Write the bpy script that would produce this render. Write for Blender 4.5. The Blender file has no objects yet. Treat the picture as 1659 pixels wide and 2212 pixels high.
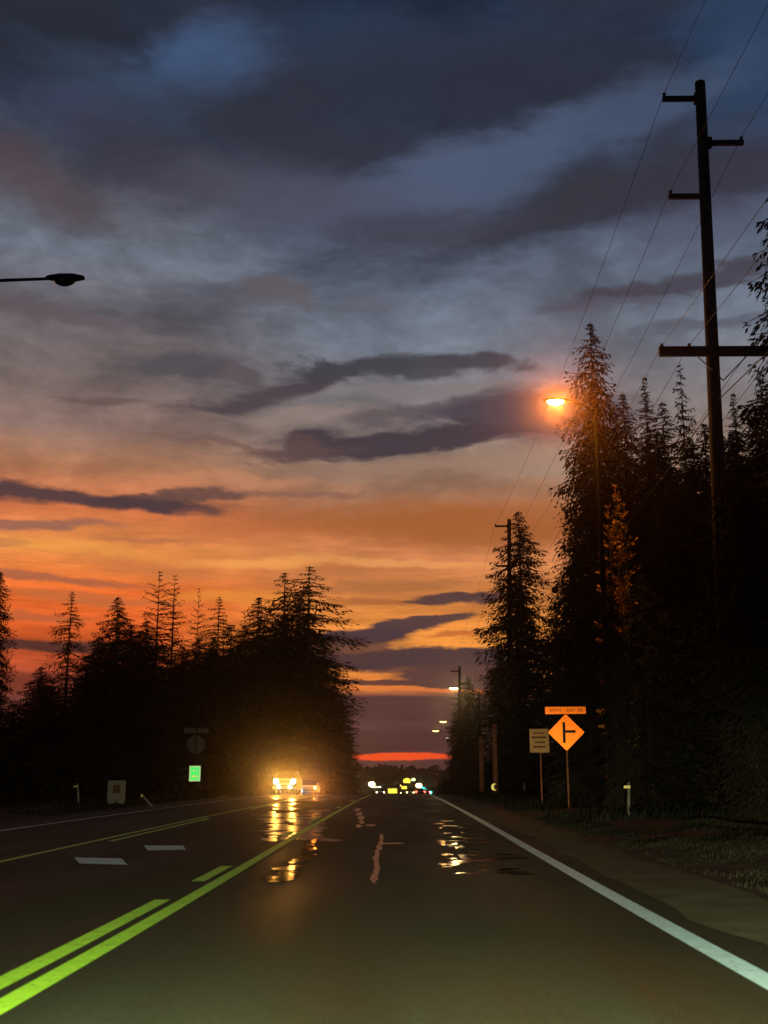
import bpy, bmesh, math, random
import numpy as np
from mathutils import Vector, Matrix, noise as mnoise

R = math.radians
SC = bpy.context.scene
COL = SC.collection
random.seed(7)

# ------------------------------------------------------------------ camera
F, CX, CY, HZ, VX = 2450.0, 829.5, 1106.0, 1692.0, 863.0     # photo measured at 1659 x 2212
EYE = 1.25
PITCH = math.atan((HZ - CY) / F)
YAW = math.atan((VX - CX) / (F / math.cos(PITCH)))
cam_d = bpy.data.cameras.new('camera')
cam = bpy.data.objects.new('camera', cam_d)
COL.objects.link(cam)
cam.location = (0, 0, EYE)
cam.rotation_euler = (math.pi / 2 + PITCH, 0, YAW)
cam_d.sensor_fit = 'VERTICAL'
cam_d.sensor_height = 24
cam_d.lens = F / 2212 * 24
cam_d.clip_start = 0.1
cam_d.clip_end = 6000
cam_d.dof.use_dof = True
cam_d.dof.focus_distance = 55
cam_d.dof.aperture_fstop = 1.5
SC.camera = cam
SC.render.resolution_x, SC.render.resolution_y = 768, 1024
SC.view_settings.view_transform = 'Standard'
SC.view_settings.look = 'None'
SC.view_settings.gamma = 1
SC.view_settings.use_curve_mapping = False
SC.view_settings.exposure = 0
SC.cycles.max_bounces = 5
SC.cycles.diffuse_bounces = 2
SC.cycles.glossy_bounces = 3
SC.cycles.volume_bounces = 0
SC.cycles.transparent_max_bounces = 6
SC.cycles.use_denoising = True
SC.cycles.sample_clamp_indirect = 4

MCAM = cam.rotation_euler.to_matrix()


def ray(px, py):
    return (MCAM @ Vector(((px - CX) / F, (CY - py) / F, -1))).normalized()


def P(px, py, Y):
    d = ray(px, py)
    return Vector((0, 0, EYE)) + d * (Y / d.y)


def azel(px, py):
    d = ray(px, py)
    return math.degrees(math.atan2(d.x, d.y)), math.degrees(math.asin(d.z))


def lin(c, k=1.0):
    return tuple((((v / 255) / 12.92) if v / 255 <= 0.04045 else ((v / 255 + 0.055) / 1.055) ** 2.4) * k for v in c[:3]) + (1,)


# ------------------------------------------------------------------ world: dusk sky with cloud banks
world = bpy.data.worlds.new('World')
SC.world = world
world.use_nodes = True
nt = world.node_tree
nt.nodes.clear()
N, L = nt.nodes, nt.links


def math_n(op, a, b=None, c=None, clamp=False):
    n = N.new('ShaderNodeMath'); n.operation = op; n.use_clamp = clamp
    for i, v in enumerate((a, b, c)):
        if v is None: continue
        if isinstance(v, (int, float)): n.inputs[i].default_value = v
        else: L.new(v, n.inputs[i])
    return n.outputs[0]


def sstep(val, a, b, lo=0.0, hi=1.0):
    n = N.new('ShaderNodeMapRange'); n.interpolation_type = 'SMOOTHSTEP'
    L.new(val, n.inputs[0])
    for i, v in zip((1, 2, 3, 4), (a, b, lo, hi)): n.inputs[i].default_value = v
    return n.outputs[0]


def mixc(f, a, b, mode='MIX'):
    n = N.new('ShaderNodeMix'); n.data_type = 'RGBA'; n.blend_type = mode
    for k, v in (('Factor', f), ('A', a), ('B', b)):
        i = [s for s in n.inputs if s.name == k and (s.type == 'RGBA' or k == 'Factor')][0]
        if isinstance(v, (int, float)): i.default_value = v
        elif isinstance(v, tuple): i.default_value = v
        else: L.new(v, i)
    return [s for s in n.outputs if s.type == 'RGBA'][0]


tc = N.new('ShaderNodeTexCoord')
nrm = N.new('ShaderNodeVectorMath'); nrm.operation = 'NORMALIZE'; L.new(tc.outputs['Generated'], nrm.inputs[0])
sep = N.new('ShaderNodeSeparateXYZ'); L.new(nrm.outputs[0], sep.inputs[0])
az = math_n('MULTIPLY', math_n('ARCTAN2', sep.outputs[0], sep.outputs[1]), 57.29578)
el = math_n('MULTIPLY', math_n('ARCSINE', sep.outputs[2]), 57.29578)
cmb = N.new('ShaderNodeCombineXYZ'); L.new(az, cmb.inputs[0]); L.new(el, cmb.inputs[1])


def sky_noise(sx, sy, detail, rough, off=0.0, color=False, dist=0.0):
    m = N.new('ShaderNodeMapping'); L.new(cmb.outputs[0], m.inputs[0])
    m.inputs['Scale'].default_value = (sx, sy, 1); m.inputs['Location'].default_value = (off, off * 1.7, off * 3)
    n = N.new('ShaderNodeTexNoise'); L.new(m.outputs[0], n.inputs['Vector'])
    n.inputs['Scale'].default_value = 1; n.inputs['Detail'].default_value = detail
    n.inputs['Roughness'].default_value = rough; n.inputs['Distortion'].default_value = dist
    return n.outputs['Color'] if color else n.outputs[0]


wc = sky_noise(0.16, 0.40, 6, 0.6, 3.1, color=True, dist=0.4)
sub = N.new('ShaderNodeVectorMath'); sub.operation = 'SUBTRACT'; L.new(wc, sub.inputs[0]); sub.inputs[1].default_value = (.5, .5, .5)
# the wrinkling of the cloud edges grows with height, since low clouds are far and seen flat
wamp = sstep(el, 2, 22, 0.25, 1.0)
scl = N.new('ShaderNodeVectorMath'); scl.operation = 'MULTIPLY'; L.new(sub.outputs[0], scl.inputs[0]); scl.inputs[1].default_value = (8.0, 3.0, 0)
scl2 = N.new('ShaderNodeVectorMath'); scl2.operation = 'SCALE'; L.new(scl.outputs[0], scl2.inputs[0]); L.new(wamp, scl2.inputs['Scale'])
wp = N.new('ShaderNodeVectorMath'); wp.operation = 'ADD'; L.new(cmb.outputs[0], wp.inputs[0]); L.new(scl2.outputs[0], wp.inputs[1])
wsep = N.new('ShaderNodeSeparateXYZ'); L.new(wp.outputs[0], wsep.inputs[0])
elw = math_n('ADD', math_n('MULTIPLY', el, 0.6), math_n('MULTIPLY', wsep.outputs[1], 0.4))


def ramp(val, pts):
    n = N.new('ShaderNodeValToRGB')
    f = math_n('DIVIDE', val, 60.0, clamp=True)
    L.new(f, n.inputs[0])
    cr = n.color_ramp
    pts = sorted((min(1, max(0, azel(VX, y)[1] / 60 if y is not None else z / 60)), c) for y, z, c in pts)
    while len(cr.elements) < len(pts): cr.elements.new(0.5)
    for e, (p, c) in zip(cr.elements, pts):
        e.position = p; e.color = lin(c)
    return n.outputs[0]


left = ramp(elw, [(0, 0, (42, 46, 60)), (280, 0, (52, 60, 80)), (450, 0, (84, 80, 90)), (590, 0, (116, 117, 129)),
                  (700, 0, (116, 104, 108)), (850, 0, (122, 102, 98)), (950, 0, (150, 116, 106)), (1020, 0, (182, 124, 92)),
                  (1120, 0, (224, 122, 72)), (1200, 0, (244, 150, 78)), (1290, 0, (238, 110, 46)), (1370, 0, (226, 98, 42)),
                  (1440, 0, (196, 84, 48)), (1520, 0, (110, 60, 52)), (1680, 0, (85, 50, 46)), (None, 56, (26, 33, 48))])
right = ramp(elw, [(0, 0, (36, 46, 66)), (300, 0, (48, 52, 68)), (480, 0, (78, 84, 104)), (600, 0, (100, 105, 121)), (740, 0, (118, 121, 133)),
                   (900, 0, (138, 122, 120)), (1000, 0, (158, 126, 108)), (1070, 0, (168, 116, 86)), (1140, 0, (176, 104, 64)), (1220, 0, (216, 134, 82)),
                   (1300, 0, (212, 130, 66)), (1350, 0, (248, 152, 68)), (1420, 0, (252, 158, 66)), (1488, 0, (240, 132, 60)),
                   (1500, 0, (88, 60, 58)), (None, 56, (26, 33, 48))])
back = ramp(elw, [(1692, 0, (34, 30, 36)), (1200, 0, (30, 31, 40)), (700, 0, (27, 31, 42)), (None, 50, (24, 30, 44))])
azc = [azel(250, HZ)[0], azel(800, HZ)[0]]
col = mixc(sstep(az, azc[0], azc[1]), left, right)
# far round to the sides and behind the sunset dies away
col = mixc(sstep(math_n('ABSOLUTE', az), 35, 95), col, back)

# streaky brightness variation everywhere
sn = sky_noise(0.07, 0.42, 7, 0.62, 9.0, dist=0.6)
snb = sky_noise(0.13, 0.24, 7, 0.6, 31.0, dist=0.3)
hi = sstep(el, 8, 20)
sn = math_n('ADD', math_n('MULTIPLY', sn, math_n('SUBTRACT', 1.0, hi)), math_n('MULTIPLY', snb, hi))
k = sstep(sn, 0.3, 0.7, 0.72, 1.26)
g = N.new('ShaderNodeCombineColor')
for i in range(3): L.new(k, g.inputs[i])
col = mixc(1.0, col, g.outputs[0], 'MULTIPLY')
sn2 = sky_noise(0.035, 0.11, 6, 0.6, 21.0, dist=0.8)
m2 = math_n('MULTIPLY', sstep(sn2, 0.5, 0.68), sstep(el, 9, 24, 0, 0.6))
grey = N.new('ShaderNodeHueSaturation'); grey.inputs['Saturation'].default_value = .9; L.new(col, grey.inputs['Color']); g2 = N.new('ShaderNodeCombineColor')
mott = sstep(sky_noise(0.55, 1.1, 5, 0.65, 41.0, dist=0.5), .3, .7, .90, 1.10)
ripp = sstep(sky_noise(0.22, 2.0, 6, 0.62, 47.0, dist=0.9), .3, .7, .84, 1.16)
lowf = sstep(el, 15, 9)
kk = math_n('ADD', math_n('MULTIPLY', ripp, lowf), math_n('MULTIPLY', mott, math_n('SUBTRACT', 1.0, lowf)))
for i in range(3): L.new(kk, g2.inputs[i])
col = mixc(1.0, mixc(hi, col, (.90, 1.0, 1.03, 1), 'MULTIPLY'), g2.outputs[0], 'MULTIPLY')
col = mixc(m2, col, lin((48, 50, 62)))
edge = math_n('MULTIPLY', math_n('SUBTRACT', sky_noise(0.45, 1.5, 6, 0.65, 5.0), 0.5), 1.0)


def cloud(c, x, y, rx, ry, ang, rgb, alpha=0.9, soft=0.8, wr=0.9, k=1.0):
    a, e = azel(x, y)
    s = 0.0232
    m = N.new('ShaderNodeMapping'); m.vector_type = 'TEXTURE'
    # each layer also reads the colour below it (times nothing much): keeps the shader's layers in order
    q = N.new('ShaderNodeVectorMath'); q.operation = 'MULTIPLY_ADD'; L.new(c, q.inputs[0]); q.inputs[1].default_value = (1e-6,) * 3; L.new(wp.outputs[0], q.inputs[2])
    L.new(q.outputs[0], m.inputs[0])
    m.inputs['Location'].default_value = (a, e, 0); m.inputs['Rotation'].default_value = (0, 0, R(ang))
    m.inputs['Scale'].default_value = (rx * s, ry * s, 1)
    v = N.new('ShaderNodeVectorMath'); v.operation = 'LENGTH'; L.new(m.outputs[0], v.inputs[0])
    d = math_n('MULTIPLY_ADD', edge, wr, v.outputs['Value'])
    f = sstep(d, 1 - soft * 0.6, 1 + soft * 0.6, alpha, 0.0)
    return mixc(f, c, lin(rgb, k))


CLOUDS = [
    # the dark upper deck and its blue gaps
    (60, 60, 420, 130, 0, (40, 42, 53), .85, 1.2), (560, 110, 190, 60, -18, (54, 56, 70), .6, 1.2),
    (760, 90, 260, 60, 0, (48, 62, 86), .6, 1.2), (1130, 200, 420, 115, -4, (46, 49, 62), .8, 1.2),
    (450, 140, 150, 62, 12, (68, 90, 126), .85, 1.2), (300, 210, 230, 60, -10, (60, 76, 100), .6, 1.2),
    (170, 250, 130, 50, -10, (66, 78, 108), .6, 1.2),
    (560, 250, 250, 90, 12, (47, 50, 62), .75, 1.2), (720, 330, 330, 60, -10, (50, 51, 62), .7, 1.2),
    (300, 330, 220, 70, -15, (56, 54, 66), .8, 1.1), (60, 390, 160, 50, -20, (84, 66, 68), .6, 1.1),
    (1620, 140, 130, 170, 20, (46, 70, 104), .7, 1.2), (1290, 275, 300, 60, 12, (70, 84, 110), .85, 1.0),
    (900, 405, 260, 60, 16, (80, 92, 118), .9, 1.0), (1130, 340, 170, 50, 18, (76, 89, 114), .8, 1.0),
    (640, 430, 300, 60, -6, (78, 77, 92), .7, 1.2),
    (1250, 440, 330, 64, 13, (52, 52, 62), .9, 1.0), (1520, 390, 260, 60, 8, (54, 52, 64), .9, .9),
    (900, 500, 220, 36, 4, (64, 62, 74), .7, 1.0), (1560, 480, 200, 50, 5, (84, 88, 108), .7, 1.1),
    (1460, 612, 260, 22, 4, (66, 60, 72), .85, .8), (1300, 662, 170, 14, 0, (84, 80, 94), .7, 1.0), (1550, 690, 150, 16, 0, (78, 76, 90), .6, 1.0),
    (590, 635, 80, 32, 0, (98, 88, 92), .7, 1.0), (800, 660, 110, 26, 0, (92, 86, 96), .5, 1.1), (100, 668, 170, 18, 0, (98, 86, 92), .8, .8),
    # middle streaks
    (330, 745, 80, 12, -4, (104, 92, 92), .6, 1.0), (370, 795, 120, 22, 8, (78, 76, 82), .85, .8), (500, 812, 80, 14, -14, (84, 76, 82), .7, .9),
    (600, 842, 220, 22, 13, (76, 66, 72), .95, .8), (760, 792, 170, 24, 7, (66, 64, 72), .98, .7), (990, 780, 150, 20, -4, (68, 68, 76), .98, .7),
    (870, 800, 130, 18, 0, (70, 68, 76), .9, .7), (230, 866, 90, 14, 0, (104, 82, 82), .8, .9),
    (700, 905, 200, 18, 0, (150, 130, 122), .6, 1.0), (900, 842, 250, 16, 2, (128, 120, 120), .8, 1.0),
    (920, 890, 180, 24, 8, (84, 76, 82), .8, .9), (1090, 895, 190, 52, 5, (70, 66, 76), .96, .7), (1230, 900, 160, 60, 0, (72, 67, 78), .9, .9),
    (860, 955, 280, 26, 3, (66, 58, 66), .98, .6), (640, 975, 140, 14, 6, (94, 72, 72), .9, .8), (430, 962, 130, 8, -6, (118, 90, 82), .7, .9),
    (1200, 1010, 200, 26, 0, (160, 138, 122), .7, 1.1), (900, 1018, 260, 22, 0, (158, 124, 106), .7, 1.1),
    (600, 1062, 180, 6, 0, (134, 96, 84), .7, .9), (560, 1035, 130, 12, 0, (196, 136, 100), .6, 1.0),
    # long dark streak over the bright left
    (150, 1072, 320, 20, -1, (68, 56, 62), .95, .65), (330, 1082, 130, 16, -3, (70, 56, 62), .9, .7), (440, 1068, 100, 10, 2, (98, 72, 68), .9, .7),
    (70, 1135, 170, 11, 2, (150, 100, 84), .9, .7), (10, 1170, 60, 9, 0, (150, 84, 74), .85, .8),
    (560, 1145, 170, 18, 0, (196, 112, 66), .6, 1.0), (300, 1215, 150, 24, -6, (196, 116, 66), .7, 1.0), (760, 1235, 190, 24, 0, (180, 108, 62), .6, 1.0),
    (980, 1130, 330, 44, 0, (164, 94, 48), .85, 1.0), (120, 1180, 200, 14, -3, (250, 168, 76), .5, 1.0), (560, 1215, 160, 9, 0, (245, 165, 86), .7, 1.0),
    (190, 1290, 200, 12, -3, (190, 108, 62), .7, .9), (860, 1262, 170, 12, 3, (165, 102, 60), .7, .9), (900, 1215, 230, 8, -2, (240, 162, 92), .7, 1.0),
    (780, 1298, 110, 10, 0, (160, 92, 52), .7, .9), (520, 1290, 160, 14, 0, (240, 150, 60), .6, 1.0),
    # dark cloud shapes low in the gap of the road
    (960, 1290, 105, 12, 2, (78, 58, 60), .98, .45), (1040, 1292, 60, 10, 0, (76, 58, 62), .95, .5),
    (850, 1360, 120, 15, 7, (74, 58, 64), 1.0, .4), (930, 1342, 110, 11, 8, (78, 60, 62), .98, .4), (770, 1374, 110, 17, 0, (66, 54, 64), 1.0, .4),
    (980, 1368, 60, 5, 6, (190, 100, 50), .8, .8),
    (930, 1420, 300, 24, 2, (68, 54, 60), 1.0, .3), (1000, 1460, 150, 34, 0, (80, 57, 58), .98, .4),
    (870, 1447, 80, 7, 0, (90, 62, 58), .8, .8), (830, 1474, 130, 6, -2, (84, 58, 56), .95, .5), (720, 1400, 150, 30, 0, (74, 54, 56), .9, .5),
    (900, 1487, 190, 4, -1, (238, 128, 62), .8, .6),
    (120, 1392, 220, 13, 0, (60, 44, 42), .95, .5), (60, 1465, 150, 14, 0, (110, 50, 40), .8, .8), (90, 1245, 190, 9, -2, (160, 96, 70), .8, .8), (40, 1330, 150, 10, 0, (176, 96, 60), .7, .9), (330, 1165, 120, 9, 3, (176, 106, 70), .7, .9),
]
for c_ in CLOUDS:
    col = cloud(col, *c_)
col = cloud(col, 862, 1634, 112, 7, -0.3, (255, 84, 32), 1.0, .45, .25, 1.25)
gnd = sstep(el, -3, -0.5, 0, 1)
col = mixc(gnd, lin((24, 20, 20)), col)
bg = N.new('ShaderNodeBackground'); L.new(col, bg.inputs[0]); bg.inputs[1].default_value = 1.0
wo = N.new('ShaderNodeOutputWorld'); L.new(bg.outputs[0], wo.inputs[0])
world.cycles.sampling_method = 'MANUAL'
world.cycles.sample_map_resolution = 512


# ------------------------------------------------------------------ materials
def mat(name, rgb, rough=0.7, metal=0.0, spec=0.5, var=0.0, scale=3.0, bump=0.0, bscale=20.0, emit=None, es=0.0, stretch=(1, 1, 1)):
    m = bpy.data.materials.new(name); m.use_nodes = True
    t = m.node_tree; b = t.nodes['Principled BSDF']
    b.inputs['Base Color'].default_value = (*rgb, 1)
    b.inputs['Roughness'].default_value = rough
    b.inputs['Metallic'].default_value = metal
    b.inputs['Specular IOR Level'].default_value = spec
    if var or bump:
        geo = t.nodes.new('ShaderNodeNewGeometry')
        mp = t.nodes.new('ShaderNodeMapping'); mp.inputs['Scale'].default_value = stretch
        t.links.new(geo.outputs['Position'], mp.inputs[0])
    if var:
        n = t.nodes.new('ShaderNodeTexNoise'); n.inputs['Scale'].default_value = scale; n.inputs['Detail'].default_value = 5
        t.links.new(mp.outputs[0], n.inputs['Vector'])
        r = t.nodes.new('ShaderNodeValToRGB')
        r.color_ramp.elements[0].position = .32; r.color_ramp.elements[1].position = .68
        r.color_ramp.elements[0].color = (*[c * (1 - var) for c in rgb], 1)
        r.color_ramp.elements[1].color = (*[min(1, c * (1 + var)) for c in rgb], 1)
        t.links.new(n.outputs[0], r.inputs[0]); t.links.new(r.outputs[0], b.inputs['Base Color'])
    if bump:
        n = t.nodes.new('ShaderNodeTexNoise'); n.inputs['Scale'].default_value = bscale; n.inputs['Detail'].default_value = 4
        t.links.new(mp.outputs[0], n.inputs['Vector'])
        bp = t.nodes.new('ShaderNodeBump'); bp.inputs['Strength'].default_value = 1; bp.inputs['Distance'].default_value = bump
        t.links.new(n.outputs[0], bp.inputs['Height']); t.links.new(bp.outputs[0], b.inputs['Normal'])
    if emit:
        b.inputs['Emission Color'].default_value = (*emit, 1); b.inputs['Emission Strength'].default_value = es
        m.cycles.emission_sampling = 'NONE'
    return m


M = {
    'ground': mat('soil_and_turf', (.055, .045, .025), .95, var=.5, scale=1.5, bump=.03, bscale=6, spec=.1),
    'shoulder': mat('gravel_shoulder', (.085, .09, .045), .9, var=.25, scale=2, bump=.01, bscale=40, spec=.1),
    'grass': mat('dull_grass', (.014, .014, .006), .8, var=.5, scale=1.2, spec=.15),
    'yellow': mat('lime_yellow_road_paint', (.40, .95, .03), .55, var=.14, scale=5, spec=.3),
    'white': mat('white_road_paint', (.52, .92, .90), .5, var=.12, scale=5, spec=.3),
    'film': mat('wet_road_film', (.03, .025, .018), .27, spec=.35, bump=.012, bscale=3.5, stretch=(1, .35, 1)),
    'puddle': mat('rippled_water_film', (.012, .01, .008), .10, spec=.6, bump=.016, bscale=2.2, stretch=(1, .55, 1)),
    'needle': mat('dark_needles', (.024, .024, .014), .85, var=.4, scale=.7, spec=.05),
    'needle_lamplit': mat('lamplit_orange_needles', (.48, .24, .035), .7, var=.35, scale=2, spec=.1),  # the street lamp's orange light is also put into this needle colour
    'bark': mat('bark', (.07, .05, .035), .9, var=.3, scale=4, bump=.02, bscale=8, spec=.1),
    'wood': mat('creosoted_pole_wood', (.04, .03, .022), .9, var=.3, scale=4, spec=.15),
    'wood_redlit': mat('redlit_pole_wood', (.26, .10, .045), .8, var=.3, scale=3, spec=.2),  # red glow falling on the poles is put into the wood colour
    'wire': mat('dark_cable', (.05, .045, .045), .6),
    'steel': mat('galvanised_steel', (.35, .34, .33), .5, metal=.6, var=.2, scale=6),
    'darksteel': mat('dull_dark_metal', (.02, .02, .02), .9, spec=.1),
    'lamp_dark': mat('shade_dark_lamp_pole', (.004, .004, .004), .9, spec=.03),  # shade put into the colour, keeps pole and arm dark beside the lamp
    'insulator': mat('brown_porcelain', (.10, .05, .03), .3),
    'signyellow': mat('yellow_sign_sheeting', (.98, .19, .012), .40, metal=.9, var=.08, scale=9),
    'signwhite': mat('worn_white_sign_sheeting', (.55, .36, .14), .75, metal=.5, var=.15, scale=7),
    'signgreen': mat('bright_green_sign_sheeting', (.08, .90, .22), .37, metal=.9, var=.1, scale=12),
    'signpale': mat('pale_green_sign_border', (.60, .95, .50), .42, metal=.9),
    'signback': mat('bare_sign_back', (.06, .06, .06), .7, metal=.2, var=.2),
    'print_black': mat('black_sign_print', (.012, .012, .012), .7),
    'print_red': mat('dark_orange_sign_print', (.30, .05, .01), .6, metal=.5),
    'print_dim': mat('faded_brown_sign_print', (.12, .05, .02), .8),
    'post_white': mat('white_plastic_post', (.22, .20, .15), .6, var=.15, scale=8),
    'reflector': mat('amber_reflector', (.95, .85, .25), .4, metal=.85),
    'paint_dark': mat('dark_car_paint', (.025, .025, .03), .3, spec=.5),
    'paint_grey': mat('grey_car_paint', (.10, .10, .11), .3, metal=.3),
    'glass': mat('dark_car_glass', (.01, .01, .012), .08),
    'tyre': mat('tyre_rubber', (.02, .02, .02), .9),
    'rim': mat('alloy_rim', (.3, .3, .3), .35, metal=.8),
    'chrome': mat('grille_bright_metal', (.4, .4, .4), .3, metal=.9),
    'wall': mat('painted_block_wall', (.16, .14, .12), .85, var=.2, scale=.8),
    'roof': mat('dark_roofing', (.05, .05, .05), .9, var=.2, scale=.6),
}


def glow(name, rgb, s): return mat(name, (.02, .02, .02), .5, emit=rgb, es=s)


M['g_sodium'] = glow('sodium_lamp_glow', (1, .62, .16), 60)
M['g_amber'] = glow('amber_lamp_glow', (1, .62, .16), 9)
M['g_white'] = glow('white_lamp_glow', (1, .86, .36), 16)
M['g_head'] = glow('warm_headlight_glow', (1, .84, .42), 55)
M['g_head2'] = glow('orange_headlight_glow', (1, .58, .18), 30)
M['g_fog'] = glow('fog_lamp_glow', (1, .80, .36), 24)
M['g_blue'] = glow('bluish_lamp_glow', (.30, .52, 1), 22)
M['g_red'] = glow('tail_light_glow', (1, .05, .03), 26)
M['g_teal'] = glow('green_signal_glow', (.02, .85, .70), 5)
M['g_yellow'] = glow('yellow_shop_light', (.90, .72, .06), 1.8)
M['g_lime'] = glow('lime_lamp_glow', (.70, 1, .30), 4)
M['g_pale'] = glow('pale_window_light', (1, .92, .62), 2.4)

for k_ in ('yellow', 'white'):
    t = M[k_].node_tree; b = t.nodes['Principled BSDF']; old = b.inputs['Base Color'].links[0].from_socket
    ge = t.nodes.new('ShaderNodeNewGeometry'); nn = t.nodes.new('ShaderNodeTexNoise'); nn.inputs['Scale'].default_value = 16; nn.inputs['Detail'].default_value = 8; nn.inputs['Roughness'].default_value = .75
    t.links.new(ge.outputs['Position'], nn.inputs['Vector'])
    mr = t.nodes.new('ShaderNodeMapRange'); mr.inputs[1].default_value = .56; mr.inputs[2].default_value = .66; mr.inputs[4].default_value = .85; t.links.new(nn.outputs[0], mr.inputs[0])
    mx = t.nodes.new('ShaderNodeMix'); mx.data_type = 'RGBA'; t.links.new(mr.outputs[0], mx.inputs[0]); t.links.new(old, mx.inputs[6]); mx.inputs[7].default_value = (.05, .055, .035, 1)
    t.links.new(mx.outputs[2], b.inputs['Base Color'])

# asphalt: dark, damp; sealed seams and drying patches change its gloss
am = bpy.data.materials.new('damp_asphalt'); am.use_nodes = True
t = am.node_tree; b = t.nodes['Principled BSDF']
geo = t.nodes.new('ShaderNodeNewGeometry')
mp = t.nodes.new('ShaderNodeMapping'); mp.inputs['Scale'].default_value = (1, .12, 1); t.links.new(geo.outputs['Position'], mp.inputs[0])
n1 = t.nodes.new('ShaderNodeTexNoise'); n1.inputs['Scale'].default_value = .9; n1.inputs['Detail'].default_value = 6; t.links.new(mp.outputs[0], n1.inputs['Vector'])
r1 = t.nodes.new('ShaderNodeValToRGB'); r1.color_ramp.elements[0].position = .3; r1.color_ramp.elements[1].position = .7
r1.color_ramp.elements[0].color = (.022, .028, .015, 1); r1.color_ramp.elements[1].color = (.042, .052, .029, 1)
t.links.new(n1.outputs[0], r1.inputs[0]); t.links.new(r1.outputs[0], b.inputs['Base Color'])
r2 = t.nodes.new('ShaderNodeMapRange'); t.links.new(n1.outputs[0], r2.inputs[0])
r2.inputs[1].default_value = .35; r2.inputs[2].default_value = .65; r2.inputs[3].default_value = .52; r2.inputs[4].default_value = .75
t.links.new(r2.outputs[0], b.inputs['Roughness'])
b.inputs['Specular IOR Level'].default_value = .035
n2 = t.nodes.new('ShaderNodeTexNoise'); n2.inputs['Scale'].default_value = 55; n2.inputs['Detail'].default_value = 3; t.links.new(geo.outputs['Position'], n2.inputs['Vector'])
bp = t.nodes.new('ShaderNodeBump'); bp.inputs['Distance'].default_value = .006; t.links.new(n2.outputs[0], bp.inputs['Height']); t.links.new(bp.outputs[0], b.inputs['Normal'])
n3 = t.nodes.new('ShaderNodeTexNoise'); n3.inputs['Scale'].default_value = 26; n3.inputs['Detail'].default_value = 8; n3.inputs['Roughness'].default_value = .8; t.links.new(geo.outputs['Position'], n3.inputs['Vector'])
g3 = t.nodes.new('ShaderNodeMapRange'); t.links.new(n3.outputs[0], g3.inputs[0]); g3.inputs[1].default_value = .3; g3.inputs[2].default_value = .7; g3.inputs[3].default_value = .55; g3.inputs[4].default_value = 1.5
vm = t.nodes.new('ShaderNodeVectorMath'); vm.operation = 'SCALE'; t.links.new(r1.outputs[0], vm.inputs[0]); t.links.new(g3.outputs[0], vm.inputs['Scale']); t.links.new(vm.outputs[0], b.inputs['Base Color'])
M['asphalt'] = am


# ------------------------------------------------------------------ building helpers
class MB:
    def __init__(s): s.v, s.f = [], []

    def add(s, v, f):
        o = len(s.v); s.v += [tuple(p) for p in v]; s.f += [tuple(i + o for i in q) for q in f]; return s

    def box(s, c, d, rz=0, rx=0):
        m = Matrix.Translation(c) @ Matrix.Rotation(rz, 4, 'Z') @ Matrix.Rotation(rx, 4, 'X')
        h = [x / 2 for x in d]
        v = [m @ Vector((a * h[0], b_ * h[1], e * h[2])) for a in (-1, 1) for b_ in (-1, 1) for e in (-1, 1)]
        return s.add(v, [(0, 1, 3, 2), (4, 6, 7, 5), (0, 4, 5, 1), (2, 3, 7, 6), (0, 2, 6, 4), (1, 5, 7, 3)])

    def tube(s, pts, rad, n=8, cap=True):
        pts = [Vector(p) for p in pts]
        if not isinstance(rad, (list, tuple)): rad = [rad] * len(pts)
        rings = []
        for i, p in enumerate(pts):
            d = (pts[min(i + 1, len(pts) - 1)] - pts[max(i - 1, 0)]).normalized()
            u = d.orthogonal().normalized() if i == 0 else (pu - d * pu.dot(d)).normalized()
            pu = u; w = d.cross(u)
            rings.append([p + (u * math.cos(a) + w * math.sin(a)) * rad[i] for a in [2 * math.pi * k / n for k in range(n)]])
        v = [q for r in rings for q in r]
        f = [(i * n + k, i * n + (k + 1) % n, (i + 1) * n + (k + 1) % n, (i + 1) * n + k) for i in range(len(pts) - 1) for k in range(n)]
        if cap: f += [tuple(range(n))[::-1], tuple(range((len(pts) - 1) * n, len(pts) * n))]
        return s.add(v, f)

    def prism(s, poly, t0, t1, axis='y', c=(0, 0, 0)):
        """flat polygon in (a, z) pushed out along the other axis"""
        n = len(poly)
        v = []
        for t_ in (t0, t1):
            for a, z in poly:
                v.append((c[0] + a, c[1] + t_, c[2] + z) if axis == 'y' else (c[0] + t_, c[1] + a, c[2] + z))
        return s.add(v, [tuple(range(n)), tuple(range(n, 2 * n))[::-1]] + [(i, i + n, (i + 1) % n + n, (i + 1) % n) for i in range(n)])

    def mesh(s, name, m):
        me = bpy.data.meshes.new(name); me.from_pydata(s.v, [], s.f); me.materials.append(m); me.validate(); me.update()
        return me

    def build(s, name, m, parent=None, smooth=False, bevel=0):
        me = s.mesh(name, m)
        bm = bmesh.new(); bm.from_mesh(me); bmesh.ops.recalc_face_normals(bm, faces=bm.faces)
        if bevel: bmesh.ops.bevel(bm, geom=list(bm.edges), offset=bevel, segments=2, affect='EDGES', profile=.5)
        bm.to_mesh(me); bm.free()
        if smooth: me.polygons.foreach_set('use_smooth', [True] * len(me.polygons))
        return link(name, me, parent)


def link(name, me, parent=None):
    o = bpy.data.objects.new(name, me); COL.objects.link(o)
    if parent: o.parent = parent
    return o


def tag(o, label=None, cat=None, group=None, kind=None):
    if label: o['label'] = label
    if cat: o['category'] = cat
    if group: o['group'] = group
    if kind: o['kind'] = kind
    return o


def thing(name, loc, label, cat, group=None, rz=0):
    o = bpy.data.objects.new(name, None); COL.objects.link(o); o.location = loc; o.rotation_euler = (0, 0, rz)
    o.empty_display_size = .3
    return tag(o, label, cat, group)


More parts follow.
